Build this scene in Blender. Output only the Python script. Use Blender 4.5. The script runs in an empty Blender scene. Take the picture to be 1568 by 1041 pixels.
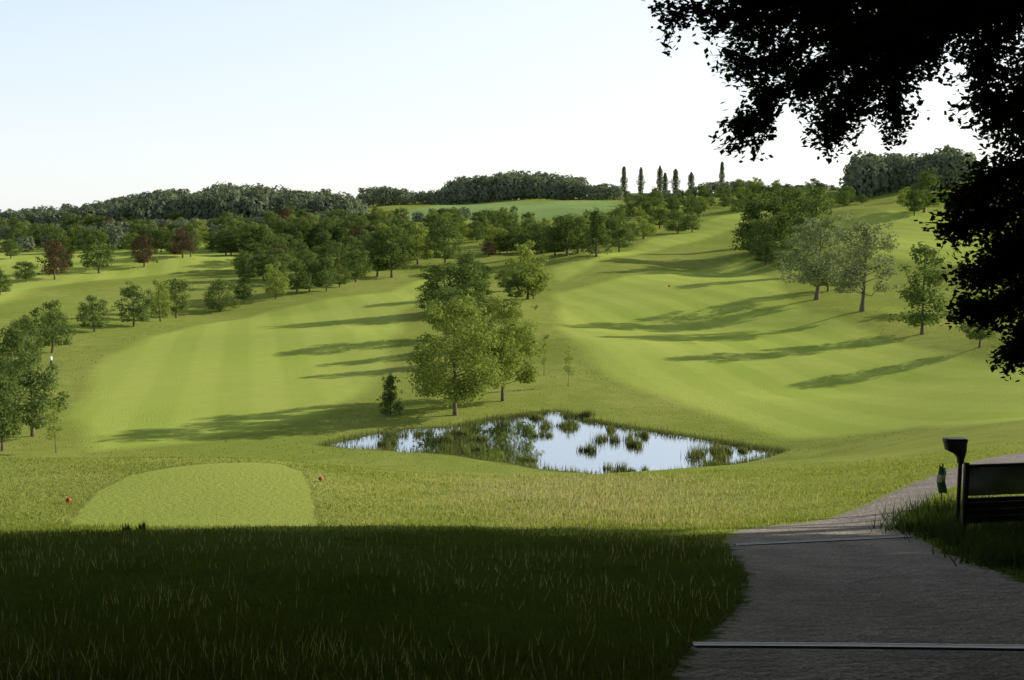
import bpy, math, numpy as np
from mathutils import Vector
rs = np.random.RandomState
F=1681.0; PITCH=math.radians(6.4); EYE=25.0
cp,sp=math.cos(PITCH),math.sin(PITCH)
WL=EYE-21.4
SUN_AZ=math.radians(69); SUN_EL=math.radians(20)
SD=np.array([math.sin(SUN_AZ)*math.cos(SUN_EL),math.cos(SUN_AZ)*math.cos(SUN_EL),math.sin(SUN_EL)])

def ray(u,v):
    a=(u-784)/F; b=(520.5-v)/F
    yc=cp+b*sp
    return a/yc, (-sp+b*cp)/yc      # x per y, z per y
def P(u,v,d):
    a,b=ray(u,v); return np.array([a*d,d,EYE+b*d])
def zv(v,d): return ray(784,v)[1]*d
# ---------------------------------------------------------------- terrain
def pl(d): return -1.7-0.21*d
near=[(4,'z',pl(4)),(8,'z',pl(8)),(14,'z',pl(14)),(20,'z',pl(20))]
tee=[(25,800),(29,768),(33.5,733),(37,711),(41,692)]
cols={
-250:near+tee+[(60,'z',-14.2),(85,'z',-20),(105,665),(150,572),(200,500),(280,440),(360,405),(480,372),(620,352),(800,342),(1000,337),(1500,'z',-12),(4500,'z',-80)],
0:near+tee+[(60,'z',-14.2),(85,'z',-20.2),(105,665),(150,572),(200,500),(280,440),(360,405),(480,370),(620,350),(800,340),(1000,333),(1500,'z',-12),(4500,'z',-80)],
400:near+tee+[(60,'z',-14.2),(88,'z',-20.7),(105,665),(150,570),(200,505),(280,440),(400,390),(520,360),(650,340),(800,320),(1000,312),(1500,'z',0),(4500,'z',-80)],
784:near+[(25,798),(34,760),(42,738),(48,727),(70,'z',-17.6),(88,'z',-21.2),(118,'z',-21.2),(130,600),(170,520),(250,450),(340,402),(500,350),(650,322),(800,307),(1000,303),(1500,'z',0),(4500,'z',-80)],
1150:near+[(27,782),(38,740),(52,702),(75,'z',-17.8),(96,'z',-21.1),(115,640),(150,562),(175,515),(230,450),(320,400),(430,350),(560,310),(700,293),(850,291),(1500,'z',0),(4500,'z',-80)],
1400:near+[(30,745),(40,715),(58,682),(80,'z',-16.6),(100,'z',-19.5),(120,612),(145,560),(180,500),(200,470),(280,400),(380,350),(480,310),(600,287),(800,285),(1500,'z',0),(4500,'z',-80)],
1568:near+[(23,770),(32,702),(48,671),(65,642),(85,'z',-15.6),(95,630),(125,560),(165,500),(210,440),(300,370),(420,310),(550,285),(800,284),(1500,'z',0),(4500,'z',-80)],
1850:near+[(23,768),(32,698),(48,655),(65,622),(85,'z',-14),(95,600),(125,540),(165,490),(210,430),(300,365),(420,305),(550,283),(800,282),(1500,'z',0),(4500,'z',-80)],
}
LG=np.linspace(math.log(4),math.log(4500),700)
us=sorted(cols); Z=[]
for u in us:
    d=[];z=[]
    for p in cols[u]:
        d.append(math.log(p[0])); z.append(p[2] if p[1]=='z' else zv(p[1],p[0]))
    Z.append(np.interp(LG,d,z))
Z=np.array(Z)
bs=np.array([(u-784)/F for u in us]); BG=np.linspace(bs[0],bs[-1],260)
G=np.array([np.interp(BG,bs,Z[:,j]) for j in range(Z.shape[1])]).T
def blur(A,s,ax):
    r=int(3*s); k=np.exp(-0.5*(np.arange(-r,r+1)/s)**2); k/=k.sum()
    return np.apply_along_axis(lambda m:np.convolve(np.pad(m,r,mode='edge'),k,'valid'),ax,A)
G=blur(G,6,1); G=blur(G,12,0)
def vnoise(x,y,seed=0):
    r=rs(seed); s=0
    for i in range(6):
        a=r.uniform(0,6.28); k=r.uniform(.6,1.6); s=s+np.sin((x*math.cos(a)+y*math.sin(a))*k+r.uniform(0,6.28)+1.3*np.sin((x*math.sin(a)-y*math.cos(a))*k*.7))
    return s/6
# knolls and hollows: x, y, height, radius x, radius y
HILLS=[(33,198,-2.6,20,15),(12,160,1.6,14,12),(58,186,2.2,12,14),(-32,178,1.0,16,12),(-62,232,-1.6,20,16),(-5,215,1.0,12,18),
(92,320,3.2,22,28),(58,300,-3.2,16,26),(135,420,5,26,34),(20,330,2.4,18,30),(-105,345,3.0,35,24),(-40,420,-3.0,40,25),(105,240,2.0,14,20),(75,150,1.6,16,10),(40,132,-.8,16,8)]
def zt0(x,y):
    x=np.asarray(x,float); y=np.asarray(y,float)
    yy=np.maximum(y,4.0); b=np.clip(x/yy,BG[0],BG[-1]); l=np.log(np.minimum(yy,4490))
    i=(b-BG[0])/(BG[1]-BG[0]); j=np.clip((l-LG[0])/(LG[1]-LG[0]),0,len(LG)-1.001)
    i=np.clip(i,0,len(BG)-1.001); i0=i.astype(int); j0=j.astype(int); fi=i-i0; fj=j-j0
    z=(G[i0,j0]*(1-fi)+G[i0+1,j0]*fi)*(1-fj)+(G[i0,j0+1]*(1-fi)+G[i0+1,j0+1]*fi)*fj
    t=np.clip((y-5)/7,0,1)
    z=z*t+(-1.7-0.21*np.maximum(y,-10))*(1-t)
    w=np.clip((y-120)/50,0,1)*np.clip(y/240,.6,1.9)
    z=z+w*(1.25*vnoise(x/20,y/28,3)+0.5*vnoise(x/8,y/10,5))+0.05*vnoise(x/1.7,y/1.7,8)*np.clip((60-y)/20,0,1)
    for hx_,hy_,hh_,rx_,ry_ in HILLS:
        z=z+hh_*np.exp(-((x-hx_)/rx_)**2-((y-hy_)/ry_)**2)
    return z+EYE
def sdf(px,py,poly):
    poly=np.asarray(poly); d=np.full(px.shape,1e18); s=np.zeros(px.shape,bool); n=len(poly)
    for i in range(n):
        ax,ay=poly[i]; bx,by=poly[(i+1)%n]
        ex,ey=bx-ax,by-ay; wx,wy=px-ax,py-ay
        t=np.clip((wx*ex+wy*ey)/(ex*ex+ey*ey+1e-12),0,1)
        d=np.minimum(d,(wx-ex*t)**2+(wy-ey*t)**2)
        if ay!=by:
            c=((ay>py)!=(by>py))&(px<(bx-ax)*(py-ay)/(by-ay)+ax); s^=c
    d=np.sqrt(d); return np.where(s,-d,d)
pond_uv=[(498,683),(560,668),(625,658),(690,656),(745,645),(800,637),(850,631),(900,645),(960,656),(1040,668),(1110,680),(1190,694),(1130,711),(1060,723),(1000,729),(930,728),(860,723),(800,713),(730,701),(650,693),(580,689)]
pond=[]
for u,v in pond_uv:
    a,b=ray(u,v); d=(WL-EYE)/b; pond.append((a*d,d))
pond=np.array(pond)
def zt(x,y):
    x=np.asarray(x,float); y=np.asarray(y,float)
    z=zt0(x,y)
    m=(np.abs(x)<60)&(y>65)&(y<145)
    if np.any(m):
        xm,ym=x[m],y[m]
        s=sdf(xm,ym,pond)+0.9*vnoise(xm/1.5,ym/1.5,11)
        zm=z[m]
        w=np.exp(-np.maximum(s,0)/5.0)
        tgt=np.where(s<0,WL-0.6*np.clip(-s/1.2,0,1),WL+0.16*np.clip(s/0.8,0,1))
        zz=np.where(s<0,tgt,np.maximum(zm*(1-w)+tgt*w,WL+0.05*np.clip(s,0,1)))
        z=z.copy(); z[m]=zz
    return z
def hit(u,v,dmin=5,dmax=1600):
    a,b=ray(u,v); d=np.exp(np.linspace(math.log(dmin),math.log(dmax),3000))
    g=EYE+b*d-zt(a*d,d)
    k=np.argmax(g<0)
    if not (g<0).any(): k=int(np.argmin(g))
    return np.array([a*d[k],d[k],float(zt(np.array([a*d[k]]),np.array([d[k]]))[0])])
def gz(x,y): return float(zt(np.array([x]),np.array([y]))[0])

# ---------------------------------------------------------------- mesh helper
class MB:
    def __init__(s): s.v=[];s.f=[];s.m=[];s.n=0
    def add(s,v,f,mat=0):
        v=np.asarray(v,float).reshape(-1,3); f=np.asarray(f,int)
        s.v.append(v); s.f.append(f+s.n); s.m.append(np.full(len(f),mat) if np.isscalar(mat) else np.array(mat)); s.n+=len(v)
    def mesh(s,name,mats,smooth=False):
        me=bpy.data.meshes.new(name)
        V=np.concatenate(s.v); me.vertices.add(len(V)); me.vertices.foreach_set('co',V.ravel().astype(np.float32))
        loops=np.concatenate([f.ravel() for f in s.f]); tot=np.concatenate([np.full(len(f),f.shape[1]) for f in s.f])
        me.loops.add(len(loops)); me.loops.foreach_set('vertex_index',loops.astype(np.int32))
        me.polygons.add(len(tot)); st=np.concatenate([[0],np.cumsum(tot)[:-1]])
        me.polygons.foreach_set('loop_start',st.astype(np.int32)); me.polygons.foreach_set('loop_total',tot.astype(np.int32))
        me.polygons.foreach_set('material_index',np.concatenate(s.m).astype(np.int32))
        for m in mats: me.materials.append(m)
        me.update(calc_edges=True); me.validate()
        if smooth: me.polygons.foreach_set('use_smooth',np.ones(len(tot),bool))
        return me
    def obj(s,name,mats,smooth=False,loc=(0,0,0)):
        o=bpy.data.objects.new(name,s.mesh(name,mats,smooth)); bpy.context.scene.collection.objects.link(o); o.location=loc; return o
def link(name,me,loc,sc=(1,1,1),rz=0):
    o=bpy.data.objects.new(name,me); bpy.context.scene.collection.objects.link(o); o.location=loc; o.scale=sc; o.rotation_euler=(0,0,rz); return o
def tube(mb,pts,rad,mat=0,sides=6):
    pts=np.asarray(pts,float); n=len(pts); rad=np.asarray(rad,float)*np.ones(n)
    T=np.gradient(pts,axis=0); T/=np.linalg.norm(T,axis=1)[:,None]+1e-9
    ref=np.array([0,0,1.]) if abs(T[0,2])<.9 else np.array([1.,0,0])
    A=np.cross(T,ref); A/=np.linalg.norm(A,axis=1)[:,None]+1e-9; B=np.cross(T,A)
    th=np.arange(sides)*2*math.pi/sides
    V=pts[:,None]+rad[:,None,None]*(A[:,None]*np.cos(th)[None,:,None]+B[:,None]*np.sin(th)[None,:,None])
    f=[]
    for i in range(n-1):
        for k in range(sides):
            f.append((i*sides+k,i*sides+(k+1)%sides,(i+1)*sides+(k+1)%sides,(i+1)*sides+k))
    mb.add(V.reshape(-1,3),f,mat)
def unit(a): return a/(np.linalg.norm(a,axis=-1,keepdims=True)+1e-9)
def leaves(mb,c,nrm,size,mat=0,asp=.6,r=None):
    n=len(c); r=r or rs(1); nrm=unit(nrm); t=unit(np.cross(nrm,r.normal(size=(n,3)))); b=np.cross(nrm,t)
    size=np.asarray(size)*np.ones(n); s=size[:,None]*.5
    V=np.stack([c-t*s,c+b*s*asp-t*s*.1,c+t*s,c-b*s*asp-t*s*.1],1).reshape(-1,3)
    mb.add(V,np.arange(4*n).reshape(n,4),mat)
def box(mb,c,s,mat=0,bev=0.0):
    c=np.array(c);s=np.array(s)/2
    V=np.array([[x,y,z] for x in(-1,1) for y in(-1,1) for z in(-1,1)])*s+c
    mb.add(V,[(0,1,3,2),(4,6,7,5),(0,4,5,1),(2,3,7,6),(0,2,6,4),(1,5,7,3)],mat)

# ---------------------------------------------------------------- materials
def newmat(name):
    m=bpy.data.materials.new(name); m.use_nodes=True; nt=m.node_tree; nt.nodes.clear(); return m,nt
def N(nt,t,**k):
    n=nt.nodes.new(t)
    for a,b in k.items():
        if a in n.inputs: n.inputs[a].default_value=b
        else: setattr(n,a,b)
    return n
def mixc(nt,fac,a,b,mode='MIX'):
    n=nt.nodes.new('ShaderNodeMix'); n.data_type='RGBA'; n.blend_type=mode
    for idx,val in ((0,fac),(6,a),(7,b)):
        if isinstance(val,bpy.types.NodeSocket): nt.links.new(val,n.inputs[idx])
        else: n.inputs[idx].default_value=val if idx==0 else (*val,1)
    return n.outputs[2]
def math_(nt,op,a,b=0.0,c=0.0,clamp=False):
    n=nt.nodes.new('ShaderNodeMath'); n.operation=op; n.use_clamp=clamp
    for i,val in enumerate((a,b,c)):
        if isinstance(val,bpy.types.NodeSocket): nt.links.new(val,n.inputs[i])
        else: n.inputs[i].default_value=val
    return n.outputs[0]
def mrange(nt,val,a,b,c=0,d=1):
    n=nt.nodes.new('ShaderNodeMapRange'); nt.links.new(val,n.inputs[0])
    for i,x in enumerate((a,b,c,d)): n.inputs[i+1].default_value=x
    return n.outputs[0]
def noise(nt,vec,scale,detail=3,rough=.55):
    n=nt.nodes.new('ShaderNodeTexNoise'); n.inputs['Scale'].default_value=scale; n.inputs['Detail'].default_value=detail; n.inputs['Roughness'].default_value=rough
    if vec: nt.links.new(vec,n.inputs['Vector'])
    return n.outputs[0]
def foliage(name,c1,c2,trans=.35,nscale=.6,tint=None):
    m,nt=newmat(name); out=N(nt,'ShaderNodeOutputMaterial')
    g=N(nt,'ShaderNodeNewGeometry'); oi=N(nt,'ShaderNodeObjectInfo')
    if nscale:
        tc=N(nt,'ShaderNodeTexCoord')
        nz=mrange(nt,noise(nt,tc.outputs['Object'],nscale,0),.35,.65)
        f=math_(nt,'ADD',math_(nt,'MULTIPLY',nz,.5),math_(nt,'MULTIPLY',g.outputs['Random Per Island'],.5))
    else: f=g.outputs['Random Per Island']
    c=mixc(nt,f,c1,c2)
    c=mixc(nt,math_(nt,'MULTIPLY',oi.outputs['Random'],.4),c,tint or tuple(x*.6 for x in c1))
    d=N(nt,'ShaderNodeBsdfDiffuse'); nt.links.new(c,d.inputs[0])
    if trans:
        t=N(nt,'ShaderNodeBsdfTranslucent'); mx=N(nt,'ShaderNodeMixShader'); mx.inputs[0].default_value=trans
        c2_=mixc(nt,.55,c,(c2[0]*1.5,c2[1]*1.6,c2[2]*.8)); nt.links.new(c2_,t.inputs[0])
        nt.links.new(d.outputs[0],mx.inputs[1]); nt.links.new(t.outputs[0],mx.inputs[2]); nt.links.new(mx.outputs[0],out.inputs[0])
    else: nt.links.new(d.outputs[0],out.inputs[0])
    return m
def simple(name,col,rough=.6,var=.3,scale=8,metal=0,bump=0):
    m,nt=newmat(name); out=N(nt,'ShaderNodeOutputMaterial'); b=N(nt,'ShaderNodeBsdfPrincipled'); tc=N(nt,'ShaderNodeTexCoord')
    nz=noise(nt,tc.outputs['Object'],scale,4)
    nt.links.new(mixc(nt,nz,tuple(x*(1-var) for x in col),tuple(min(1,x*(1+var)) for x in col)),b.inputs['Base Color'])
    b.inputs['Roughness'].default_value=rough; b.inputs['Metallic'].default_value=metal
    if bump:
        bp=N(nt,'ShaderNodeBump',Strength=bump,Distance=.02); nt.links.new(nz,bp.inputs['Height']); nt.links.new(bp.outputs[0],b.inputs['Normal'])
    nt.links.new(b.outputs[0],out.inputs[0]); return m
M_bark=simple('bark',(.15,.115,.08),.9,.4,5)
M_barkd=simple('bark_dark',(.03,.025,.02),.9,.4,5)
M_leaf=foliage('leaf_green',(.085,.13,.042),(.20,.25,.08),tint=(.06,.09,.03))
M_leafl=foliage('leaf_light',(.16,.21,.05),(.34,.385,.11),.4)
M_leafs=foliage('leaf_silver',(.19,.22,.12),(.34,.37,.21),.35)
M_leafr=foliage('leaf_copper',(.09,.06,.042),(.16,.115,.07),.3,None)
M_far=foliage('leaf_far_haze',(.16,.185,.135),(.25,.28,.18),.35,.06,(.14,.165,.125))  # paler tones put distance haze into the leaf colour
M_pop=foliage('leaf_poplar',(.10,.13,.07),(.18,.21,.11),.3,None)
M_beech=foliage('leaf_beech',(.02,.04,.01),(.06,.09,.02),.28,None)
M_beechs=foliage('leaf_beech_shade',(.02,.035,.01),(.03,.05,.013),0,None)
M_reed=foliage('reed_green',(.08,.11,.03),(.25,.26,.09),.3,None)
M_blade=foliage('grass_blade',(.12,.165,.032),(.33,.36,.085),.4,.5)
M_bank_shade=foliage('bank_grass_blade_shaded',(.05,.085,.02),(.14,.17,.04),.35,.5)  # darker copy of the blade colour, deepens the foreground shade
M_dry=foliage('dry_grass',(.30,.28,.13),(.54,.46,.26),.4,None)

# ---------------------------------------------------------------- ground
def axis(segs,grow,lim):
    a=[segs[0][0]]
    for s,e,st in segs:
        n=int(round((e-s)/st)); a+=list(s+(np.arange(n)+1)*(e-s)/n)
    while a[-1]<lim:
        a.append(a[-1]+grow(a[-1]))
    return np.array(a)
hx=axis([(0,15,.2),(15,60,.5)],lambda q:.5+ (q-60)*.035,3500)
X=np.concatenate([-hx[:0:-1],hx])
Y=axis([(0,50,.2),(50,130,.4)],lambda q:.6+(q-130)*.02,4400)
yb=axis([(0,20,1.0)],lambda q:1+(q-20)*.2,600)
Y=np.concatenate([-yb[:0:-1],Y])
GX,GY=np.meshgrid(X,Y); gx=GX.ravel(); gy=GY.ravel(); gzz=zt(gx,gy)
ny,nx=GX.shape; idx=np.arange(nx*ny).reshape(ny,nx)
quads=np.stack([idx[:-1,:-1],idx[:-1,1:],idx[1:,1:],idx[1:,:-1]],-1).reshape(-1,4)
pathL=[(1040,1041),(1065,990),(1135,935),(1150,880),(1112,828),(1130,812),(1200,804),(1265,795),(1335,770),(1400,740),(1445,722),(1500,704),(1640,683)]
pathR=[(1640,728),(1500,735),(1435,752),(1395,785),(1388,812),(1450,850),(1568,893)]
ppoly=[(1.0,-6),(1.1,3)]+[tuple(hit(u,v)[:2]) for u,v in pathL]+[tuple(hit(u,v)[:2]) for u,v in pathR]+[(5.2,8),(5.0,3),(5,-6)]
tpoly=[tuple(hit(u,v)[:2]) for u,v in [(104,806),(122,782),(150,752),(200,728),(260,716),(320,710),(380,708),(430,711),(462,722),(474,745),(482,775),(486,806)]]
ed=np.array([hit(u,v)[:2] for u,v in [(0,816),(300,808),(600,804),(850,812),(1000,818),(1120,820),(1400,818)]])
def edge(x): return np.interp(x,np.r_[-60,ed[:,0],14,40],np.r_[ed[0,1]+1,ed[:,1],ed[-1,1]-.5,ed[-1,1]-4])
fL=[tuple(hit(u,v,60)[:2]) for u,v in [(110,640),(150,560),(230,515),(400,480),(600,447),(650,425),(690,430),(640,450),(610,500),(590,560),(560,600),(480,640),(300,675),(150,690)]]
fR=[tuple(hit(u,v,75)[:2]) for u,v in [(850,450),(1000,415),(1130,395),(1180,425),(1240,480),(1420,535),(1560,560),(1700,560),(1700,630),(1400,655),(1200,672),(1080,630),(960,585),(870,520)]]
fR2=[tuple(hit(u,v,75)[:2]) for u,v in [(1290,340),(1400,320),(1490,330),(1560,380),(1540,440),(1420,400),(1300,390),(1160,365),(1220,340)]]
fR3=[tuple(hit(u,v,75)[:2]) for u,v in [(860,430),(1000,385),(1120,352),(1180,330),(1130,322),(1000,365),(900,398),(840,412)]]
fL2=[tuple(hit(u,v,75)[:2]) for u,v in [(-40,480),(60,440),(200,425),(380,410),(340,375),(180,372),(40,380),(-60,400)]]
dpoly=[tuple(hit(u,v)[:2]) for u,v in [(700,735),(860,728),(1050,735),(1090,760),(980,800),(860,790),(760,770)]]
cpoly=[tuple(hit(u,v,200)[:2]) for u,v in [(600,330),(700,312),(950,308),(940,325),(800,340),(620,340)]]
A_path=sdf(gx,gy,ppoly); A_tee=sdf(gx,gy,tpoly)
fm=np.minimum.reduce([sdf(gx,gy,q) for q in (fL,fR,fR2,fR3,fL2)])+1.2*vnoise(gx/7,gy/7,71)
A_fair=np.clip(.5-fm/2.6,0,1)
A_dry=np.clip(.5-sdf(gx,gy,dpoly)/5,0,1); A_crop=np.clip(.5-sdf(gx,gy,cpoly)/10,0,1)
A_bank_shade=np.clip((edge(gx)-.8+.5*vnoise(gx/1.3,gy/1.3,91)-gy)/2.0,0,1)  # painted shade: bank grass darkened along the cast shadow's edge
A_pond=sdf(gx,gy,pond)
def groundmat():
    m,nt=newmat('ground_grass'); out=N(nt,'ShaderNodeOutputMaterial'); b=N(nt,'ShaderNodeBsdfDiffuse'); 
    g=N(nt,'ShaderNodeNewGeometry'); pos=g.outputs['Position']
    def at(n): a=N(nt,'ShaderNodeAttribute'); a.attribute_name=n; return a.outputs['Fac']
    n1=mrange(nt,noise(nt,pos,.045,4),.35,.65); n2=mrange(nt,noise(nt,pos,.4,3),.3,.7); n3=noise(nt,pos,6,3,.7); n3m=mrange(nt,n3,.3,.7)
    rough=mixc(nt,n1,(.33,.38,.075),(.47,.475,.13))
    rough=mixc(nt,math_(nt,'MULTIPLY',n2,.65),rough,(.25,.31,.06))
    rough=mixc(nt,math_(nt,'MULTIPLY',n3m,.45),rough,(.21,.27,.05))
    sx=N(nt,'ShaderNodeSeparateXYZ'); nt.links.new(pos,sx.inputs[0])
    w=math_(nt,'SINE',math_(nt,'ADD',math_(nt,'MULTIPLY',sx.outputs[0],.75),math_(nt,'MULTIPLY',sx.outputs[1],.18)))
    w=mrange(nt,w,-.4,.4)
    fair=mixc(nt,w,(.40,.49,.09),(.47,.55,.11)); fair=mixc(nt,math_(nt,'MULTIPLY',n1,.5),fair,(.54,.565,.15)); fair=mixc(nt,math_(nt,'MULTIPLY',n2,.3),fair,(.37,.45,.085))
    c=mixc(nt,at('fair'),rough,fair)
    c=mixc(nt,math_(nt,'MULTIPLY',at('crop'),.85),c,(.33,.46,.16))
    c=mixc(nt,math_(nt,'MULTIPLY',at('dry'),math_(nt,'MULTIPLY',n2,.6)),c,(.54,.46,.24))
    c=mixc(nt,at('bank_shade'),c,mixc(nt,n3m,(.085,.13,.03),(.13,.17,.045)))
    tf=math_(nt,'ADD',at('tee'),math_(nt,'MULTIPLY',math_(nt,'SUBTRACT',n3,.5),.22))
    ring=math_(nt,'MULTIPLY',mrange(nt,tf,-.06,.02),mrange(nt,tf,.2,.08))  # dark rim: longer edge grass, with the tee ridge's shadow painted in
    c=mixc(nt,math_(nt,'MULTIPLY',ring,math_(nt,'ADD',.15,math_(nt,'MULTIPLY',n2,.5))),c,(.14,.19,.04))
    tm=mrange(nt,tf,.03,-.09)
    c=mixc(nt,math_(nt,'MULTIPLY',tm,.6),c,mixc(nt,n2,(.30,.38,.075),(.40,.45,.10)))
    c=mixc(nt,mrange(nt,at('pond'),1.3,-.2),c,(.09,.095,.045))
    n4=noise(nt,pos,1.1,4,.65); n5=noise(nt,pos,28,3,.75)
    pc=mixc(nt,mrange(nt,n4,.35,.65),(.36,.32,.275),(.58,.51,.44)); pc=mixc(nt,mrange(nt,n5,.4,.66),pc,(.22,.195,.175)); 
    pf=math_(nt,'ADD',at('path'),math_(nt,'ADD',math_(nt,'MULTIPLY',math_(nt,'SUBTRACT',n3,.5),.7),math_(nt,'MULTIPLY',math_(nt,'SUBTRACT',n4,.5),.8)))
    pm=mrange(nt,pf,.08,-.08)
    c=mixc(nt,pm,c,pc)
    nt.links.new(c,b.inputs[0])
    bp=N(nt,'ShaderNodeBump',Strength=.9,Distance=.2)
    hgt=math_(nt,'ADD',n3,math_(nt,'MULTIPLY',n5,.14)); nt.links.new(hgt,bp.inputs['Height'])
    cut=math_(nt,'MAXIMUM',math_(nt,'MULTIPLY',at('fair'),.45),math_(nt,'MAXIMUM',math_(nt,'MULTIPLY',tm,.55),math_(nt,'MULTIPLY',pm,.5)))
    nt.links.new(math_(nt,'SUBTRACT',.9,cut),bp.inputs['Strength'])
    nt.links.new(bp.outputs[0],b.inputs['Normal'])
    nt.links.new(b.outputs[0],out.inputs[0]); return m
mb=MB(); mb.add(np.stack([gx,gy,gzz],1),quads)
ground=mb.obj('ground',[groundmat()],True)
for nme,arr in (('path',A_path),('tee',A_tee),('fair',A_fair),('dry',A_dry),('pond',A_pond),('crop',A_crop),('bank_shade',A_bank_shade)):
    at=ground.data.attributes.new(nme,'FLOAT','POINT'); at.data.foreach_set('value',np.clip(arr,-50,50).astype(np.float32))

# water
m,nt=newmat('pond_water'); out=N(nt,'ShaderNodeOutputMaterial'); gl=N(nt,'ShaderNodeBsdfGlossy',Roughness=.03); gl.inputs[0].default_value=(.80,.84,.90,1)
df=N(nt,'ShaderNodeBsdfDiffuse'); df.inputs[0].default_value=(.03,.04,.025,1); mx=N(nt,'ShaderNodeMixShader'); mx.inputs[0].default_value=.8
tc=N(nt,'ShaderNodeNewGeometry'); nz=noise(nt,tc.outputs['Position'],1.5,2); bp=N(nt,'ShaderNodeBump',Strength=.12,Distance=.03); nt.links.new(nz,bp.inputs['Height'])
nt.links.new(bp.outputs[0],gl.inputs['Normal']); nt.links.new(df.outputs[0],mx.inputs[1]); nt.links.new(gl.outputs[0],mx.inputs[2]); nt.links.new(mx.outputs[0],out.inputs[0])
pc=pond.mean(0); big=pc+(pond-pc)*1.08; mb=MB()
mb.add(np.column_stack([big,np.full(len(big),WL)]),[list(range(len(big)))]); mb.obj('pond_water',[m])

# ---------------------------------------------------------------- trees
RR={};HH={}
def make_tree(key,seed,style='broad',H=10.,R=3.5,nl=3500,ls=.32,mats=None,nlimb=18,cbf=.2,clump=.15,trunk=.02):
    r=rs(seed); mb=MB(); cb=cbf*H
    def env(t):
        if style=='broad': return np.sin(np.pi*np.clip(t*.86+.12,0,1))**.5
        if style=='cone': return np.clip(1-t,0,1)**.75*.95+.05
        if style=='egg': return np.sin(np.pi*np.clip(t*.78+.18,0,1))**.65
        if style=='column': return (np.sin(np.pi*np.clip(t*.85+.12,0,1))**.5)
    bend=r.normal(0,.02*H,2); k=8; tz=np.linspace(0,.88*H,k); tp=np.stack([bend[0]*np.sin(tz/H*2.5),bend[1]*np.sin(tz/H*2.1),tz],1)
    trr=trunk*H*(1-.85*tz/tz[-1]); trr[0]*=1.5; tube(mb,tp,trr,0,7)
    C=[];CR=[]; j_=min(1,R/3)
    for i in range(nlimb):
        t=(i+.5)/nlimb; t=np.clip(t+r.normal(0,.04),0.02,.97); az=i*2.4+r.normal(0,.3)
        zc=cb+t*(H-cb)*.96; rr=R*env(t)*r.uniform(.55,.95); z0=max(cb*.75,zc-rr*r.uniform(.4,.8)); z0=min(z0,.85*H)
        p0=np.array([np.interp(z0,tz,tp[:,0]),np.interp(z0,tz,tp[:,1]),z0]); p1=np.array([rr*math.cos(az),rr*math.sin(az),zc])
        mid=(p0+p1)/2+np.array([0,0,-.04*H*r.rand()])+r.normal(0,.02*H*j_,3)
        br=trunk*H*.35*(1-.6*t); tube(mb,[p0,mid,p1],[br,br*.6,br*.2],0,5)
        rc=clump*H*r.uniform(.7,1.2)*(1-.3*t)
        C.append(p1);CR.append(rc); C.append(mid*.4+p1*.6+r.normal(0,.05*H*j_,3));CR.append(rc)
        q=p1+r.normal(0,.08*H*j_,3); C.append(q);CR.append(rc*.55)
    for t in (.45,.65,.82): C.append(np.array([0,0,t*H])+r.normal(0,.03*H*j_,3)); CR.append(clump*H*1.1)
    C.append(np.array([tp[-1,0],tp[-1,1],H*.93]));CR.append(clump*H*.5)
    C=np.array(C);CR=np.array(CR); w=CR**2; cnt=np.maximum((w/w.sum()*nl).astype(int),4)
    ci=np.repeat(np.arange(len(C)),cnt); n=len(ci); d=unit(r.normal(size=(n,3)))
    pos=C[ci]+d*(CR[ci]*r.rand(n)**.42)[:,None]*np.array([1,1,.82])
    lo=pos[:,2]<cb*.85; pos[lo,2]=cb*.85+r.rand(lo.sum())*.12*H; 
    nrm=d*.8+np.array([0,0,.45])+r.normal(0,.45,(n,3))
    leaves(mb,pos,nrm,ls*r.uniform(.6,1.3,n),1,.7,r)
    RR[key]=np.percentile(np.hypot(pos[:,0],pos[:,1]),96); HH[key]=np.percentile(pos[:,2],99.7)
    T[key]=mb.mesh('tree_'+key,mats)
T={}
make_tree('b1',1,'broad',10,3.8,4600,.38,[M_bark,M_leaf],20,.17,.15)
make_tree('b2',2,'broad',10,3.8,4400,.38,[M_bark,M_leaf],17,.20,.165)
make_tree('b3',3,'egg',10,3.4,4400,.38,[M_bark,M_leaf],19,.17,.155)
make_tree('b4',14,'egg',10,3.8,4200,.38,[M_bark,M_leafl],18,.16,.15)
make_tree('b5',24,'broad',10,4.4,4800,.38,[M_bark,M_leaf],22,.10,.16)
make_tree('r1',4,'egg',10,3.4,4000,.38,[M_bark,M_leafr],17,.15,.16)
make_tree('c1',5,'cone',10,3.4,4600,.36,[M_bark,M_leaf],26,.08,.12)
make_tree('k1',6,'column',10,2.2,3800,.32,[M_bark,M_leaf],22,.12,.11,.014)
make_tree('s1',7,'broad',13,5.2,9500,.32,[M_bark,M_leafs],26,.24,.115)
make_tree('s2',8,'egg',13,4.8,8500,.32,[M_bark,M_leafs],24,.26,.115)
make_tree('h1',9,'broad',13,5.4,19000,.28,[M_bark,M_leafl],36,.17,.12,.014)
make_tree('h2',10,'egg',12,4.6,14000,.28,[M_bark,M_leafl],32,.21,.12,.014)
make_tree('y1',12,'column',5,.7,500,.2,[M_bark,M_leafl],9,.3,.12,.008)
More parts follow.
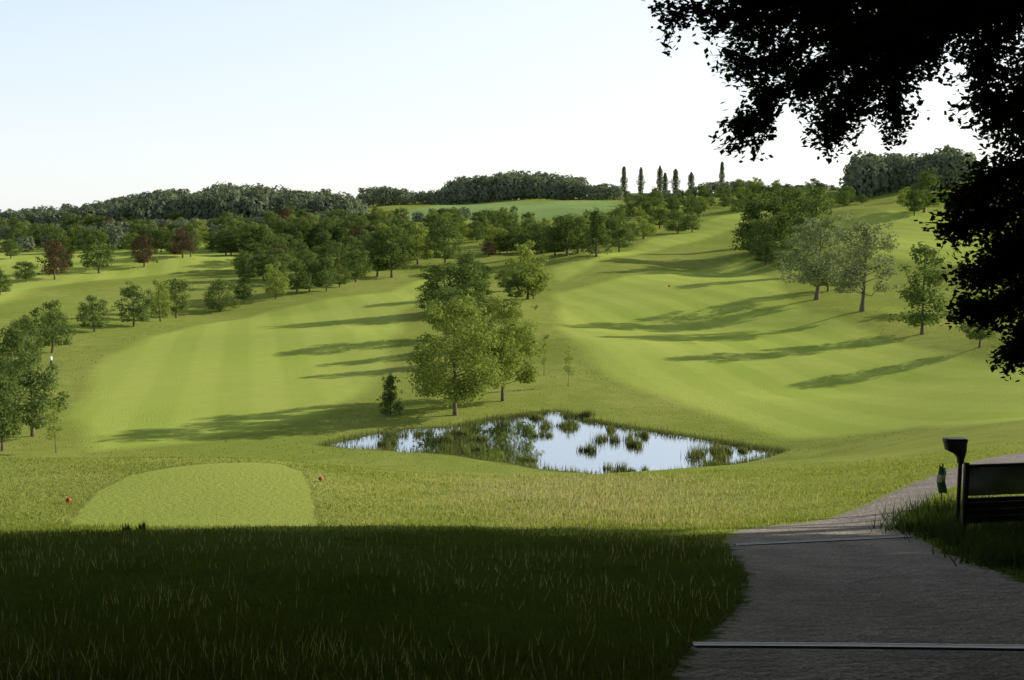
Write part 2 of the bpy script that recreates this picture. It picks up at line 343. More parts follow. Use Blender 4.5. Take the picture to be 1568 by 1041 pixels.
# lombardy poplar: tapering spindle of steep twigs
for key,sd in (('p1',11),('p2',12),('p3',13)):
    r=rs(sd); mb=MB(); tube(mb,[(0,0,0),(0,0,5),(0,0,9.3)],[.13,.08,.02],0,6)
    for i in range(26):
        z0=r.uniform(.6,7.5); a=r.uniform(0,6.28); L=r.uniform(.8,1.8); q=.22*L; tube(mb,[(0,0,z0),(q*math.cos(a),q*math.sin(a),z0+L)],[.03,.01],0,4)
    n=3000; z=r.uniform(.06,1,n)**.9; prof=np.sin(np.pi*np.clip(z*.80+.16,0,1))**.8*(1+.16*np.sin(z*17+sd)+.1*np.sin(z*31+2*sd)); a=r.uniform(0,6.28,n); q=.85*prof*r.rand(n)**.5*(1+.2*np.sin(a*2+sd+z*9))
    pos=np.stack([q*np.cos(a),q*np.sin(a),z*10],1); nr=np.stack([np.cos(a),np.sin(a),np.zeros(n)+.3],1)+r.normal(0,.4,(n,3))
    leaves(mb,pos,nr,.26*r.uniform(.6,1.3,n),1,.7,r); RR[key]=.85; HH[key]=10.; T[key]=mb.mesh('tree_'+key,[M_bark,M_pop])
NM={'b1':'broadleaf_tree','b2':'broadleaf_tree','b3':'broadleaf_tree','b4':'broadleaf_tree','b5':'broadleaf_tree','r1':'copper_beech_tree','c1':'conical_tree','k1':'birch_tree','s1':'willow_tree','s2':'willow_tree','h1':'maple_tree','h2':'maple_tree','p1':'poplar_tree','p2':'poplar_tree','p3':'poplar_tree','y1':'sapling_tree'}
rt=rs(77)
def tree(k,u,v,hp,wp,dmin=60,rz=None):
    p=hit(u,v,dmin); s=p[1]/F
    h=hp*s; w=wp*s/2*1.04
    link(NM[k],T[k],(p[0],p[1],p[2]-.05),(w/RR[k],w/RR[k],h/HH[k]),rt.uniform(0,6.28) if rz is None else rz)
TL=[('b1',50,668,135,95),('b2',4,690,120,75),('b3',22,605,112,70),('b1',80,540,80,60),('b2',42,560,78,50),('y1',86,693,85,34),('b2',2,630,85,50),
('b1',145,508,56,48),('b3',205,500,68,54),('b4',246,492,64,44),('b2',270,487,60,48),('b5',338,477,50,56),('b3',374,464,45,32),
('b3',152,418,70,48),('r1',84,428,62,44),('b3',94,418,70,40),('r1',221,408,48,40),('r1',280,395,46,38),('b2',292,393,52,32),('b2',40,432,32,34),('b1',17,396,30,30),('b3',0,452,42,32),
('b4',422,458,56,42),('b3',455,450,56,46),('b1',474,446,58,44),('b3',500,446,56,38),('b2',545,432,50,48),('b1',520,440,36,34),('b1',578,424,70,54),('b2',600,425,78,64),('b4',640,405,60,54),('b1',682,406,74,54),('r1',748,393,24,24),
('b2',690,480,78,92),('b3',718,472,92,60),('b1',660,478,48,50),('b1',735,460,60,40),('b4',808,458,88,66),('b2',776,446,34,34),('b4',817,458,40,34),('b1',790,460,40,34),
('b2',684,520,82,66),('b3',740,532,80,62),('b1',715,556,84,56),('b4',790,545,70,50),
('h1',697,636,184,154),('h2',770,614,160,116),('c1',598,636,66,36),('y1',870,592,68,17),('y1',833,575,60,14),('y1',655,614,60,12),
('b5',830,388,48,60),('b2',868,392,62,64),('c1',913,393,74,50),('k1',948,386,68,36),('b3',885,388,60,50),('b1',850,392,44,44),('b4',985,366,36,44),('b5',1038,357,34,38),('b1',1060,356,32,28),('b2',1010,350,30,40),
('c1',1153,388,84,64),('b1',1172,406,44,48),('b3',1185,380,84,54),('b2',1210,372,84,64),('b1',1245,378,92,74),('c1',1195,372,70,44),('b5',1225,395,50,60),('b2',1165,395,60,50),
('s1',1250,459,130,114),('s2',1320,477,140,108),('k1',1412,512,138,68),('b3',1268,446,60,50),('b2',1210,425,60,56),('b3',1415,325,66,50),('b1',1400,330,45,34),('b2',1500,532,80,56),('k1',1556,470,90,50),('b1',1320,312,14,18)]
for t in TL: tree(*t)
keys=['b1','b2','b3','b4','b5','b1','b2','b5','c1','k1','b4','b3','b1','b2','r1']
r=rs(5)
def scatter(n,ur,vf,hf,ks=keys):
    for i in range(n):
        u=r.uniform(*ur); v=vf(u); h=hf(v)*r.uniform(.75,1.25); tree(ks[r.randint(len(ks))],u,v,h,h*r.uniform(.7,1.05),150)
scatter(72,(-60,340),lambda u:348+40*r.rand()**1.5,lambda v:25+(v-345)*.30)
scatter(64,(330,620),lambda u:350+44*r.rand()**1.2,lambda v:28+(v-345)*.32)
scatter(30,(360,640),lambda u:444-(u-360)*.12-r.rand()*38,lambda v:42)
scatter(44,(560,860),lambda u:335+r.rand()*45,lambda v:17+(v-330)*.42)
scatter(22,(730,980),lambda u:392-(u-730)*.09+r.uniform(-12,5),lambda v:38,['b1','b2','b3','b4','b5'])
scatter(50,(940,1170),lambda u:338-(u-950)*.13+r.uniform(-22,12),lambda v:22,['b1','b2','b3','b4','b5'])
scatter(22,(1150,1300),lambda u:315+r.uniform(-15,8),lambda v:24,['b1','b2','b5'])
scatter(8,(1350,1500),lambda u:312+r.uniform(-8,5),lambda v:18,['b1','b2','b4'])
for i,(u,v,h) in enumerate([(955,297,37),(981,296,38),(1010,294,36),(1018,293,26),(1034,292,30),(1058,290,28),(1105,288,38)]): tree(['p1','p2','p3'][i%3],u,v+4,h+r.uniform(4,9),r.uniform(9,13),450)

# distant woods
def lump_tpl(seed):
    mb=MB(); r=rs(seed); n=420; d=unit(r.normal(size=(n,3))); k=1+.18*np.sin(d[:,0]*5+seed)*np.cos(d[:,1]*6+seed*2)+.1*np.sin(d[:,2]*9+seed)
    c=np.array([0,0,.5])+d*np.array([.45,.45,.46])*(k*r.uniform(.88,1.0,n))[:,None]
    leaves(mb,c,d+np.array([0,0,.3])+r.normal(0,.3,(n,3)),.13*r.uniform(.6,1.3,n),0,.8,r)
    for j in range(9):
        a=r.uniform(0,6.28); zc=r.uniform(.3,.86); rr=.38*math.sqrt(max(0,1-((zc-.5)/.5)**2))
        c=np.array([rr*math.cos(a),rr*math.sin(a),zc]); n=44; d=unit(r.normal(size=(n,3)))
        leaves(mb,c+d*r.uniform(.10,.15),d+np.array([0,0,.3])+r.normal(0,.3,(n,3)),.09*r.uniform(.6,1.3,n),0,.8,r)
    return np.concatenate(mb.v)
LT=[lump_tpl(i) for i in range(5)]
def wood(pts,d0,d1,rows,seed,name='distant_woodland',sp_=6.5,mat=None):
    r=rs(seed); mb=MB(); pu=[p[0] for p in pts]; pv=[p[1] for p in pts]
    for j in range(rows):
        d=d0+(d1-d0)*j/max(rows-1,1); du=sp_*F/d
        u=pu[0]+r.uniform(0,du)
        while u<pu[-1]:
            dd=d+r.uniform(-8,8); vt=np.interp(u,pu,pv); a,b=ray(u,vt); x=a*dd; top=EYE+b*dd
            g=gz(x,dd)-1.0; h=(top-g)*r.uniform(.82,1.07)*(1-.1*(rows-1-j)/rows)
            if h>2:
                w=np.clip(h*r.uniform(.7,1.15),7,16); V=LT[r.randint(5)].copy(); an=r.uniform(0,6.28); c,s=math.cos(an),math.sin(an)
                V=np.stack([(V[:,0]*c-V[:,1]*s)*w+x,(V[:,0]*s+V[:,1]*c)*w+dd,V[:,2]*h+g],1)
                mb.add(V,np.arange(len(V)).reshape(-1,4))
            u+=du*r.uniform(.7,1.3)
    mb.obj(name,[mat or M_far])
wood([(-150,328),(0,324),(60,316),(120,310),(180,303),(240,291),(270,283),(300,288),(340,280),(400,281),(440,289),(500,288),(530,295),(548,306)],560,700,4,1)
wood([(548,300),(562,284),(600,284),(640,290),(680,290)],780,850,2,2)
wood([(678,290),(695,272),(740,265),(800,259),(850,264),(885,268),(900,285)],790,860,3,3)
wood([(895,287),(920,279),(950,283),(965,295)],760,790,2,4)
wood([(960,300),(1000,293),(1060,287),(1085,275),(1110,272),(1165,280),(1180,290)],680,730,2,5)
wood([(1165,290),(1200,280),(1240,284),(1262,279),(1290,290)],640,680,2,6)
wood([(1308,255),(1318,234),(1340,229),(1390,232),(1430,224),(1470,219),(1482,230),(1492,258)],560,620,3,7)
wood([(-150,345),(0,338),(200,334),(400,328),(560,322),(600,330)],500,560,3,8,sp_=7)
wood([(600,325),(680,318),(700,310),(720,322)],600,620,1,9)
wood([(0,372),(60,352),(140,345),(260,340),(330,336),(420,340),(520,342),(580,350)],440,480,2,10,sp_=13)

# ---------------------------------------------------------------- near beech (visible overhang)
M_bm=[M_barkd,M_beech]
mb=MB(); r=rs(21)
trunk_base=np.array([10.5,12.0,gz(10.5,12.0)-.1])
tp=[trunk_base,trunk_base+[0,0,3],trunk_base+[-.2,.1,6.5],trunk_base+[-.3,.2,11],trunk_base+[0,0,16]]
tube(mb,tp,[.5,.38,.33,.22,.05],0,10)
def bez(a,b,c,n=10):
    t=np.linspace(0,1,n)[:,None]; return a*(1-t)**2+2*b*t*(1-t)+c*t*t
def spray(limb,dens,rad,t0=.0,ll=.072):
    L=np.linalg.norm(np.diff(limb,axis=0),axis=1).sum(); n=int(L*dens)
    ts=r.uniform(t0,1,n); k=len(limb)-1
    for t in ts:
        f=t*k; i=min(int(f),k-1); p=limb[i]*(1-(f-i))+limb[i+1]*(f-i); dr=unit(limb[i+1]-limb[i])
        d=unit(dr*.7+r.normal(0,.75,3)+np.array([0,0,-.22])); ln=rad*r.uniform(.4,1.1)*(1-.35*t)
        q=p+d*ln; q[2]-=.12*ln; tw=bez(p,p+d*ln*.55,q,5); tube(mb,tw,[.010,.008,.006,.004,.002],0,3)
        m=int(ln*56)+8; tt=r.uniform(.12,1.05,m)*4; ii=np.minimum(tt.astype(int),3); ff=(tt-ii)[:,None]
        pp=tw[ii]*(1-ff)+tw[ii+1]*ff+r.normal(0,.05,(m,3)); nr=np.array([0,0,1.])+r.normal(0,.6,(m,3))
        leaves(mb,pp,nr,ll*r.uniform(.7,1.25,m),1,.65,r)
def limb(pts,r0,dens,rad,t0=0.):
    P_=np.array(pts); t=np.linspace(0,len(P_)-1,14); L=np.stack([np.interp(t,range(len(P_)),P_[:,i]) for i in range(3)],1)
    L[1:-1]=(L[:-2]+L[1:-1]*2+L[2:])/4; L[1:-1]+=r.normal(0,.03,(12,3))
    tube(mb,L,np.linspace(r0,.008,14),0,6); spray(L,dens*1.15,rad,t0)
S=trunk_base+[-.2,.1,8.2]; S2=trunk_base+[-.2,.1,6.2]; S3=trunk_base+[-.1,.1,4.4]
D=11.
limb([S,P(1500,-90,D),P(1300,-20,D),P(1160,10,D),P(1025,22,D)],.09,18,.5)
limb([S,P(1520,-60,D+1),P(1380,20,D+.8),P(1250,60,D+.6),P(1145,95,D+.5)],.08,18,.7)
limb([S,P(1500,-20,D-.6),P(1380,50,D-.6),P(1260,110,D-.5),P(1170,155,D-.5),P(1130,208,D-.4)],.07,20,.5)
limb([S,P(1480,0,D+.5),P(1380,80,D+.3),P(1300,140,D+.2),P(1265,202,D)],.06,19,.5)
limb([S,P(1500,20,D-.3),P(1420,60,D),P(1370,120,D),P(1370,194,D)],.06,15,.45)
limb([S,P(1560,0,D),P(1300,-60,D+.4),P(1180,-50,D+.6),P(1090,-15,D+.5)],.06,20,.5)
limb([S,P(1600,-20,D-1),P(1540,30,D-.8),P(1500,110,D-.7),P(1530,190,D-.5)],.06,18,.45)
limb([S,P(1640,20,D),P(1590,80,D),P(1560,150,D),P(1575,230,D)],.05,22,.6)
limb([S,P(1500,-60,D+2),P(1420,-10,D+2),P(1330,30,D+2),P(1240,20,D+2)],.06,22,.8)
limb([S,P(1500,-60,D+1.2),P(1400,20,D+1.2),P(1300,80,D+1.2),P(1220,130,D+1.2)],.06,20,.6)
limb([S,P(1600,-60,D+1.5),P(1540,0,D+1.5),P(1500,30,D+1.5),P(1450,0,D+1.5)],.06,22,.7)
limb([S,P(1500,-60,D+.8),P(1400,-20,D+.8),P(1250,10,D+.8),P(1130,50,D+.8)],.06,20,.5)
limb([S2,P(1640,200,D),P(1570,250,D),P(1520,270,D),P(1480,300,D)],.06,24,.5)
limb([S2,P(1660,250,D),P(1590,300,D),P(1520,330,D),P(1450,345,D)],.06,24,.42)
limb([S2,P(1660,330,D),P(1590,370,D),P(1530,400,D),P(1490,415,D)],.05,26,.5)
limb([S3,P(1680,400,D),P(1600,440,D),P(1530,465,D),P(1475,475,D)],.05,24,.38)
limb([S3,P(1680,440,D),P(1610,480,D),P(1570,510,D),P(1550,535,D)],.05,24,.4)
limb([S2,P(1700,250,D+1),P(1640,320,D+1),P(1590,390,D+1),P(1580,470,D+1)],.05,34,.6)
limb([S2,P(1700,200,D+.6),P(1640,260,D+.6),P(1600,320,D+.6),P(1560,360,D+.6)],.05,34,.55)
mb.obj('added_shade_canopy',M_bm)

# unseen beech canopies added around the camera to cast foreground shade and block sky
r=rs(33); NC=4600
cx=r.uniform(6,40,NC); cy=r.uniform(-26,38,NC); cz=EYE+r.uniform(-9,13,NC)
ok=(cx>.49*np.maximum(cy,0)+2.4+1.2)&(cz>zt(cx,cy)+.5); C=np.stack([cx,cy,cz],1)[ok]
n2=2000; c2=np.stack([r.uniform(-22,13,n2),r.uniform(-18,21,n2),EYE+r.uniform(3.2,10,n2)],1); c2=c2[c2[:,2]-EYE>np.maximum(c2[:,1],0)*.24+2.9]
n3=420; c3=np.stack([r.uniform(-22,20,n3),r.uniform(-20,-12,n3),EYE+r.uniform(-.5,9,n3)],1)
n4=1300; c4=np.stack([r.uniform(-30,-5,n4),r.uniform(-16,20,n4),EYE+r.uniform(-5,9,n4)],1); c4=c4[(c4[:,0]<-.49*np.maximum(c4[:,1],0)-4)&(c4[:,2]>zt(c4[:,0],c4[:,1])+.5)]
C=np.concatenate([C,c2,c3,c4]); n=len(C)*24; ci=np.repeat(np.arange(len(C)),24); d=unit(r.normal(size=(n,3)))
pos=C[ci]+d*1.5*(r.rand(n)**.4)[:,None]
def landing(p):
    g=p.copy(); done=np.zeros(len(p),bool)
    for i in range(60):
        z=zt0(g[:,0],g[:,1]); done|=g[:,2]<z; g[~done]-=SD*1.8
        if done.all(): break
    return g
land=landing(pos); lk=land[:,1]<edge(land[:,0])-.6+r.normal(0,.12,n)  # leaves filtered so their shade stops at the wanted edge
yp=np.maximum(pos[:,1],0)
keep=lk&((pos[:,0]>.49*yp+2.3)|((pos[:,2]-EYE>pos[:,1]*.215+1.7))|(pos[:,1]<-10)|(pos[:,0]<-.49*yp-2.5))
pos=pos[keep]; d=d[keep]
trunks=np.array([(14,2),(19,12),(24,22),(30,30),(12,-9),(22,-4),(32,10),(-5,-7),(5,-14),(28,-16),(-14,-14),(-13,4),(-18,14),(-22,-2)],float)
own=np.argmin(((pos[:,None,:2]-trunks[None])**2).sum(2),1)
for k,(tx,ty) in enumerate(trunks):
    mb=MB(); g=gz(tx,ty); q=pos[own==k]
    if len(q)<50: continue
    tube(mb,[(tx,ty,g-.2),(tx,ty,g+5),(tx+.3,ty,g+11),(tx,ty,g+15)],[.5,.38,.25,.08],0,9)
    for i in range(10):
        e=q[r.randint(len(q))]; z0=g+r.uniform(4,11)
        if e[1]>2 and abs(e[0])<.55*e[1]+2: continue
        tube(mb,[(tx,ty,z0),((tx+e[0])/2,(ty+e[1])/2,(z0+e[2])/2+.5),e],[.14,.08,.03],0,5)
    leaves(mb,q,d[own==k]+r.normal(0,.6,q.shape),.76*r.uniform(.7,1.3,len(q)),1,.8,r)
    mb.obj('added_shade_canopy',[M_barkd,M_beechs])

# ---------------------------------------------------------------- grass blades
def blades(name,x,y,h,w,mat,lean=.35,seed=0,zmin=None):
    r=rs(seed); n=len(x); z=zt(x,y)
    if zmin is not None: z=np.maximum(z,zmin)
    a=r.uniform(0,6.28,n); dx=np.cos(a)*w/2; dy=np.sin(a)*w/2
    la=r.uniform(0,6.28,n); lx=np.cos(la)*h*lean*r.rand(n); ly=np.sin(la)*h*lean*r.rand(n)
    V=np.stack([np.stack([x-dx,y-dy,z-.01],1),np.stack([x+dx,y+dy,z-.01],1),np.stack([x+lx,y+ly,z+h],1)],1).reshape(-1,3)
    mb=MB(); mb.add(V,np.arange(3*n).reshape(n,3)); return mb.obj(name,[mat])
r=rs(8); n=330000
y=np.exp(r.uniform(math.log(5),math.log(47),n)); x=r.uniform(-.52,.52,n)*y+r.uniform(-1,1,n)
cl=.6*vnoise(x*2.2,y*2.2,31)+.6*vnoise(x*.6,y*.6,32); p1=sdf(x,y,ppoly); t1=sdf(x,y,tpoly)
k=(p1>.05+.12*cl)&(t1>.02)&(cl>r.uniform(-1.1,.5,n))
x,y,cl=x[k],y[k],cl[k]
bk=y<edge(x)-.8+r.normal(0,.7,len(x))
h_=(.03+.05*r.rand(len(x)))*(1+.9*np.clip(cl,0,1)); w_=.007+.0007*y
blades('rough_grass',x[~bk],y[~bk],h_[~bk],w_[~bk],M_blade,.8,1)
blades('bank_grass',x[bk],y[bk],h_[bk]*1.15,w_[bk],M_bank_shade,.8,3)  # bank blades in the darkened colour, on the shaded side of the edge
dd=sdf(x,y,dpoly); kk=(dd<r.normal(0,1.6,len(x)))&(r.rand(len(x))<.5)
blades('dry_tall_grass',x[kk]+r.normal(0,.1,kk.sum()),y[kk]+r.normal(0,.2,kk.sum()),.10+.14*r.rand(kk.sum()),.012+.0004*y[kk],M_dry,.5,2)
n=7000; sy=np.exp(r.uniform(math.log(5),math.log(26),n)); sx_=r.uniform(-.5,.3,n)*sy; q1=(sdf(sx_,sy,ppoly)>.1)&(vnoise(sx_*.9,sy*.9,55)>r.uniform(-.5,.7,n))
blades('grass_stalks',sx_[q1],sy[q1],r.uniform(.08,.2,q1.sum()),.005+.0004*sy[q1],M_dry,.6,12)
def tuft_pts(centres,num,spread): 
    c=np.repeat(np.array(centres)[:,:2],num,axis=0); return c+r.normal(0,spread,c.shape)
wc=[hit(u,v) for u,v in [(1410,800),(1430,812),(1450,825),(1480,835),(1510,850),(1540,862),(1570,868),(1420,790),(1445,785),(1490,800),(1530,815),(1570,830),(1400,812),(1460,800),(1600,850),(1550,800),(1500,785),(1580,800)]]
M_weed=foliage('weed_green',(.03,.05,.015),(.09,.12,.04),.3,.9)
q=tuft_pts(wc,260,.28); blades('weed_patch',q[:,0],q[:,1],r.uniform(.12,.5,len(q)),np.full(len(q),.026),M_weed,.8,4)
q=tuft_pts([hit(u,v) for u,v in [(218,813),(195,814)]],50,.045); blades('thistle_plant',q[:,0],q[:,1],r.uniform(.05,.24,len(q)),np.full(len(q),.035),M_weed,.5,5)
# reeds
def hitw(u,v): a,b=ray(u,v); d_=(WL-EYE)/b; return np.array([a*d_,d_])
rc=[(590,680,.8),(690,688,.9),(720,690,.9),(700,664,.7),(850,655,1.),(830,668,.7),(875,652,1),(895,690,.8),(950,672,1.1),(970,682,.9),(975,668,.8),(1080,700,1.2),(1090,714,.9),(1125,692,.8),(1100,690,.8),(945,722,.8),(975,722,.6),(655,664,.7),(805,706,.6),(930,660,.7),(885,638,1.1),(820,641,.8),(680,674,.9),(740,672,.7),(610,668,.7)]
XX=[];HH_=[]
for u,v,s in rc:
    c=hitw(u,v)
    for j in range(4):
        cc=c+r.normal(0,.6,2)*np.array([1.3,.9])*s; m=int(80*s); XX.append(cc+r.normal(0,.28,(m,2))*s); HH_.append(r.uniform(.35,1.25,m)*s*r.uniform(.5,1.1))
for i in range(len(pond)):
    a,b=pond[i],pond[(i+1)%len(pond)]; L=np.linalg.norm(b-a); m=int(L*(55 if 1<i<13 else 30)); t=r.rand(m)[:,None]
    XX.append(a+(b-a)*t+r.normal(0,.45,(m,2))); HH_.append(r.uniform(.15,.75,m)*(.25+.75*np.abs(np.sin(t[:,0]*L*.6+i))))
XX=np.concatenate(XX);HH_=np.concatenate(HH_)
blades('reed_bed',XX[:,0],XX[:,1],HH_+.08,np.full(len(XX),.065),M_reed,.4,6,WL-.05)
n=60000; vy=np.exp(r.uniform(math.log(88),math.log(210),n)); vx=r.uniform(-.5,.5,n)*vy
cl=.7*vnoise(vx*.45,vy*.45,41)+.5*vnoise(vx*.12,vy*.12,42)
inf=np.minimum(sdf(vx,vy,fL),sdf(vx,vy,fR)); pd=sdf(vx,vy,pond)
k=(cl>r.uniform(-.2,1.0,n))&(inf>r.uniform(0,2.5,n))&(pd>.8)
blades('valley_rough_grass',vx[k],vy[k],r.uniform(.05,.15,k.sum()),.04+.0009*vy[k],M_blade,.8,9)

# ---------------------------------------------------------------- objects
M_black=simple('black_plastic',(.012,.012,.013),.45,.3,20); M_metal=simple('galvanised_metal',(.42,.42,.42),.5,.3,15,.2)
M_red=simple('red_paint',(.5,.06,.03),.4,.15,10); M_white=simple('white_panel',(.5,.48,.44),.6,.25,4); M_green=simple('green_cloth',(.03,.14,.09),.8,.3,9)
M_wood=simple('dark_timber',(.06,.038,.025),.8,.35,12,0,.4)
def sphere(mb,c,rr,mat,sz=1,n=14,m=9):
    V=[];f=[]
    for i in range(m+1):
        ph=math.pi*i/m
        for j in range(n): V.append((c[0]+rr*math.sin(ph)*math.cos(2*math.pi*j/n),c[1]+rr*math.sin(ph)*math.sin(2*math.pi*j/n),c[2]+rr*sz*math.cos(ph)))
    for i in range(m):
        for j in range(n): f.append((i*n+j,i*n+(j+1)%n,(i+1)*n+(j+1)%n,(i+1)*n+j))
    mb.add(V,f,mat)
for u,v in [(105,769),(491,735)]:
    p=hit(u,v+2); mb=MB(); sphere(mb,(0,0,.09),.07,0); tube(mb,[(0,0,-.08),(0,0,.05)],[.015,.02],1,6); mb.obj('tee_marker',[M_red,M_black],True,p)
def drain(a,b):
    a=np.array(a);b=np.array(b); dr=unit(b-a); pr=np.array([-dr[1],dr[0]]); mb=MB(); L=np.linalg.norm(b-a); n=int(L/.2)
    for off,w,h,mt in ((-.07,.028,.018,0),(.07,.028,.018,0),(0,.11,.004,1)):
        V=[];f=[]
        for i in range(n+1):
            c=a+(b-a)*i/n+pr*off; zz=gz(*c)
            for sx,hz in ((-w/2,-.03),(-w/2,h),(w/2,h),(w/2,-.03)): V.append((c[0]+pr[0]*sx,c[1]+pr[1]*sx,zz+hz))
        for i in range(n):
            for k in range(3): f.append((i*4+k,i*4+k+1,i*4+k+5,i*4+k+4))
        mb.add(V,f,mt)
    mb.obj('drainage_channel',[M_metal,M_black])
drain(hit(1062,989)[:2],hit(1700,996)[:2]); drain(hit(1128,835)[:2],hit(1395,822)[:2])
# ball washer on post
p=hit(1466,806); s=p[1]/F; Hh=(806-665)*s; mb=MB()
tube(mb,[(0,0,-.2),(0,0,Hh-.36)],[.045,.04],0,12)
def loft(mb,secs,mat=0):
    V=[];f=[]
    for (cx_,cy_,z,w,d_) in secs:
        for j in range(16):
            a=2*math.pi*j/16; c,s_=math.cos(a),math.sin(a); e=.45
            V.append((cx_+w/2*math.copysign(abs(c)**e,c),cy_+d_/2*math.copysign(abs(s_)**e,s_),z))
    for i in range(len(secs)-1):
        for j in range(16): f.append((i*16+j,i*16+(j+1)%16,(i+1)*16+(j+1)%16,(i+1)*16+j))
    mb.add(V,f,mat); mb.add(np.array(V[:16])[::-1],[list(range(16))],mat); mb.add(np.array(V[-16:]),[list(range(16))],mat)
loft(mb,[(0,0,Hh-.50,.10,.10),(0,0,Hh-.38,.13,.14),(-.03,0,Hh-.30,.22,.2),(-.10,0,Hh-.235,.38,.24),(-.12,0,Hh-.08,.42,.26),(-.12,0,Hh-.05,.45,.28),(-.12,0,Hh-.01,.44,.27),(-.11,0,Hh,.36,.2)])
mb.obj('ball_washer',[M_black],False,p)
# green towel on stand
p=hit(1441,775); mb=MB()
tube(mb,[(0,0,-.1),(0,0,.98)],.018,1,8)
V=[];f=[]
for i in range(9):
    for j in range(5):
        V.append((-.09+.045*j+.02*math.sin(i),.05*math.sin(j*1.9+i*.4),.98-.085*i-(.05*j*(i==0))))
for i in range(8):
    for j in range(4): f.append((i*5+j,i*5+j+1,(i+1)*5+j+1,(i+1)*5+j))
mb.add(V,f,[0 if (k//4) not in (3,4) else 2 for k in range(len(f))]); mb.obj('green_towel_stand',[M_green,M_black,M_white],True,p)
# board: panel in a dark frame with boarding below
a=P(1477,770,19.5); mb=MB(); W=1.9;hb=.62
box(mb,(W/2,0,hb/2+.08),(W-.1,.03,hb-.1),1)
box(mb,(W/2,-.005,hb+.06),(W,.07,.05),0); box(mb,(W/2,-.005,.05),(W,.07,.07),0); box(mb,(.0,-.006,hb/2),(.07,.08,hb+.25),0); box(mb,(W,-.006,hb/2),(.07,.08,hb+.25),0)
for i in range(3): box(mb,(W/2,-.004,-.06-.13*i),(W-.08,.04,.122),0)
g=gz(a[0],a[1]); 
box(mb,(0,-.002,-.35),(.07,.07,.5),0); box(mb,(W,-.002,-.35),(.07,.07,.5),0)
o=mb.obj('notice_board',[M_wood,M_white],False,(a[0],a[1],max(a[2],g+.15))); o.rotation_euler=(0,0,.15)
for u,v in [(1026,454)]:
    p=hit(u,v,80); mb=MB(); tube(mb,[(0,0,0),(0,0,2.4)],.03,0,6); mb.add([(0,0,2.4),(0,0,2.0),(-.55,.05,2.15),(-.5,0,2.38)],[(0,1,2,3)],1); mb.obj('golf_flag',[M_white,M_red],False,p)
# golfer
p=hit(79,562,90); me=bpy.data.meshes.new('golfer')
J=[(0,0,.95),(0,0,1.2),(0,0,1.42),(0,0,1.52),(0,.02,1.66),(.09,0,.9),(.13,.02,.5),(.14,0,.08),(-.09,0,.9),(-.12,.04,.5),(-.14,0,.08),(.19,0,1.4),(.26,.05,1.15),(.15,.25,1.0),(-.19,0,1.4),(-.24,.06,1.15),(-.05,.27,1.0),(.14,.14,.03),(-.14,.14,.03)]
E=[(0,1),(1,2),(2,3),(3,4),(0,5),(5,6),(6,7),(0,8),(8,9),(9,10),(2,11),(11,12),(12,13),(2,14),(14,15),(15,16),(7,17),(10,18)]
Rr=[.13,.14,.13,.055,.10,.095,.065,.045,.095,.065,.045,.065,.045,.035,.065,.045,.035,.04,.04]
me.from_pydata(J,E,[]); o=bpy.data.objects.new('golfer',me); bpy.context.scene.collection.objects.link(o); o.location=p; o.rotation_euler=(0,0,1.2)
sm=o.modifiers.new('Skin','SKIN'); 
if not me.skin_vertices: 
    import bmesh
    bm=bmesh.new(); bm.from_mesh(me); bm.verts.layers.skin.verify(); bm.to_mesh(me); bm.free()
for i,sv in enumerate(me.skin_vertices[0].data): sv.radius=(Rr[i],Rr[i]); sv.use_root=(i==0)
o.modifiers.new('Sub','SUBSURF').levels=1
m,nt=newmat('golfer_clothes'); out=N(nt,'ShaderNodeOutputMaterial'); b=N(nt,'ShaderNodeBsdfDiffuse'); tc=N(nt,'ShaderNodeTexCoord'); sx=N(nt,'ShaderNodeSeparateXYZ'); nt.links.new(tc.outputs['Object'],sx.inputs[0])
c=mixc(nt,math_(nt,'GREATER_THAN',sx.outputs[2],.95),(.08,.08,.1),(.7,.7,.7)); c=mixc(nt,math_(nt,'GREATER_THAN',sx.outputs[2],1.5),c,(.4,.22,.15)); nt.links.new(c,b.inputs[0]); nt.links.new(b.outputs[0],out.inputs[0]); me.materials.append(m)

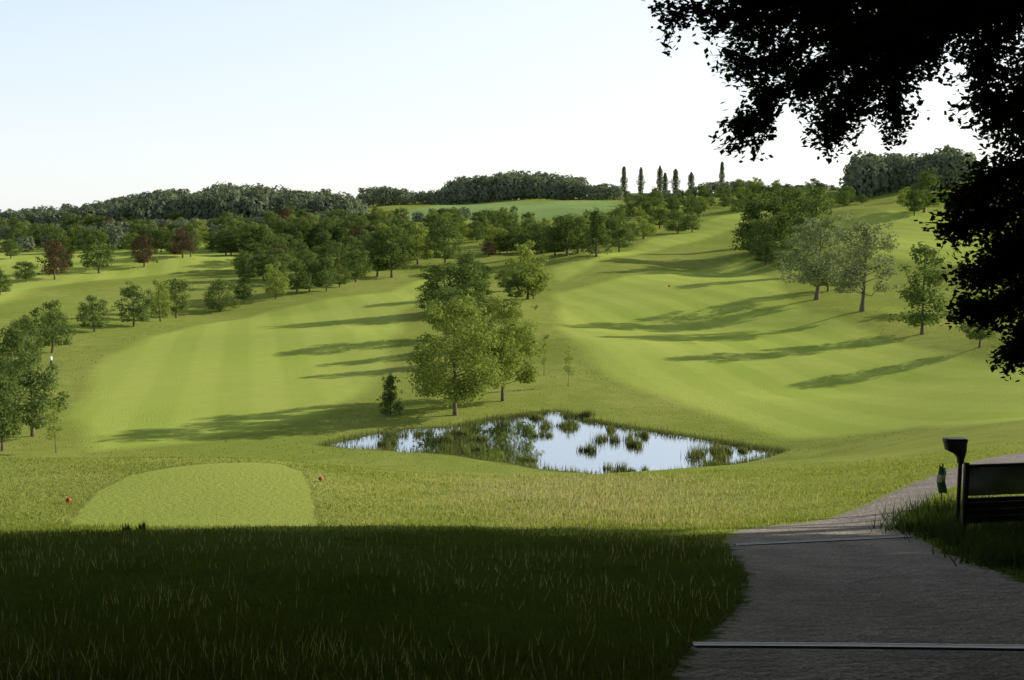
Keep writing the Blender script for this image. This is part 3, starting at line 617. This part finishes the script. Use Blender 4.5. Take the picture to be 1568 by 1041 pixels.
# ---------------------------------------------------------------- light, sky, camera
w=bpy.data.worlds.new('World'); bpy.context.scene.world=w; w.use_nodes=True; nt=w.node_tree; bg=nt.nodes['Background']
sky=nt.nodes.new('ShaderNodeTexSky'); sky.sky_type='NISHITA'; sky.sun_disc=False; sky.sun_elevation=SUN_EL; sky.sun_rotation=SUN_AZ; sky.air_density=1.0; sky.dust_density=.6; sky.ozone_density=1.5
hs=nt.nodes.new('ShaderNodeHueSaturation'); hs.inputs['Saturation'].default_value=.6; nt.links.new(sky.outputs[0],hs.inputs['Color'])
tc=nt.nodes.new('ShaderNodeTexCoord'); sx=nt.nodes.new('ShaderNodeSeparateXYZ'); nt.links.new(tc.outputs['Generated'],sx.inputs[0])
fall=nt.nodes.new('ShaderNodeMapRange'); fall.interpolation_type='SMOOTHSTEP'; nt.links.new(sx.outputs[2],fall.inputs[0])
for i,x_ in enumerate((.16,.70,1.0,.08)): fall.inputs[i+1].default_value=x_
dt=nt.nodes.new('ShaderNodeVectorMath'); dt.operation='DOT_PRODUCT'; nt.links.new(tc.outputs['Generated'],dt.inputs[0]); dt.inputs[1].default_value=tuple(SD)
sf=mrange(nt,dt.outputs['Value'],-.15,.7)
up=mrange(nt,sx.outputs[2],0,.22)
hz=mixc(nt,sf,mixc(nt,up,(5.8,6.0,6.2),(3.8,4.95,5.9)),mixc(nt,up,(6.7,6.65,6.5),(6.2,6.5,6.7)))
mm=nt.nodes.new('ShaderNodeVectorMath'); mm.operation='SCALE'; nt.links.new(hz,mm.inputs[0]); nt.links.new(fall.outputs[0],mm.inputs['Scale'])
sk=nt.nodes.new('ShaderNodeVectorMath'); sk.operation='SCALE'; nt.links.new(hs.outputs[0],sk.inputs[0]); sk.inputs['Scale'].default_value=.5
ad=nt.nodes.new('ShaderNodeVectorMath'); ad.operation='ADD'; nt.links.new(mm.outputs[0],ad.inputs[0]); nt.links.new(sk.outputs[0],ad.inputs[1])
nt.links.new(ad.outputs[0],bg.inputs[0]); bg.inputs[1].default_value=.12
sl=bpy.data.lights.new('sun','SUN'); sl.energy=5; sl.angle=math.radians(.5); sl.color=(1,.95,.82); so=bpy.data.objects.new('sun',sl); bpy.context.scene.collection.objects.link(so)
so.rotation_euler=Vector(tuple(-SD)).to_track_quat('-Z','Y').to_euler(); so.location=(60,20,60)
cam=bpy.data.cameras.new('camera'); co=bpy.data.objects.new('camera',cam); bpy.context.scene.collection.objects.link(co)
co.location=(0,0,EYE); co.rotation_euler=(math.radians(90)-PITCH,0,0); cam.lens=36*F/1568; cam.sensor_width=36; cam.clip_end=9000; cam.clip_start=.1
sc=bpy.context.scene; sc.camera=co; sc.view_settings.view_transform='Standard'; sc.view_settings.look='None'; sc.view_settings.exposure=0
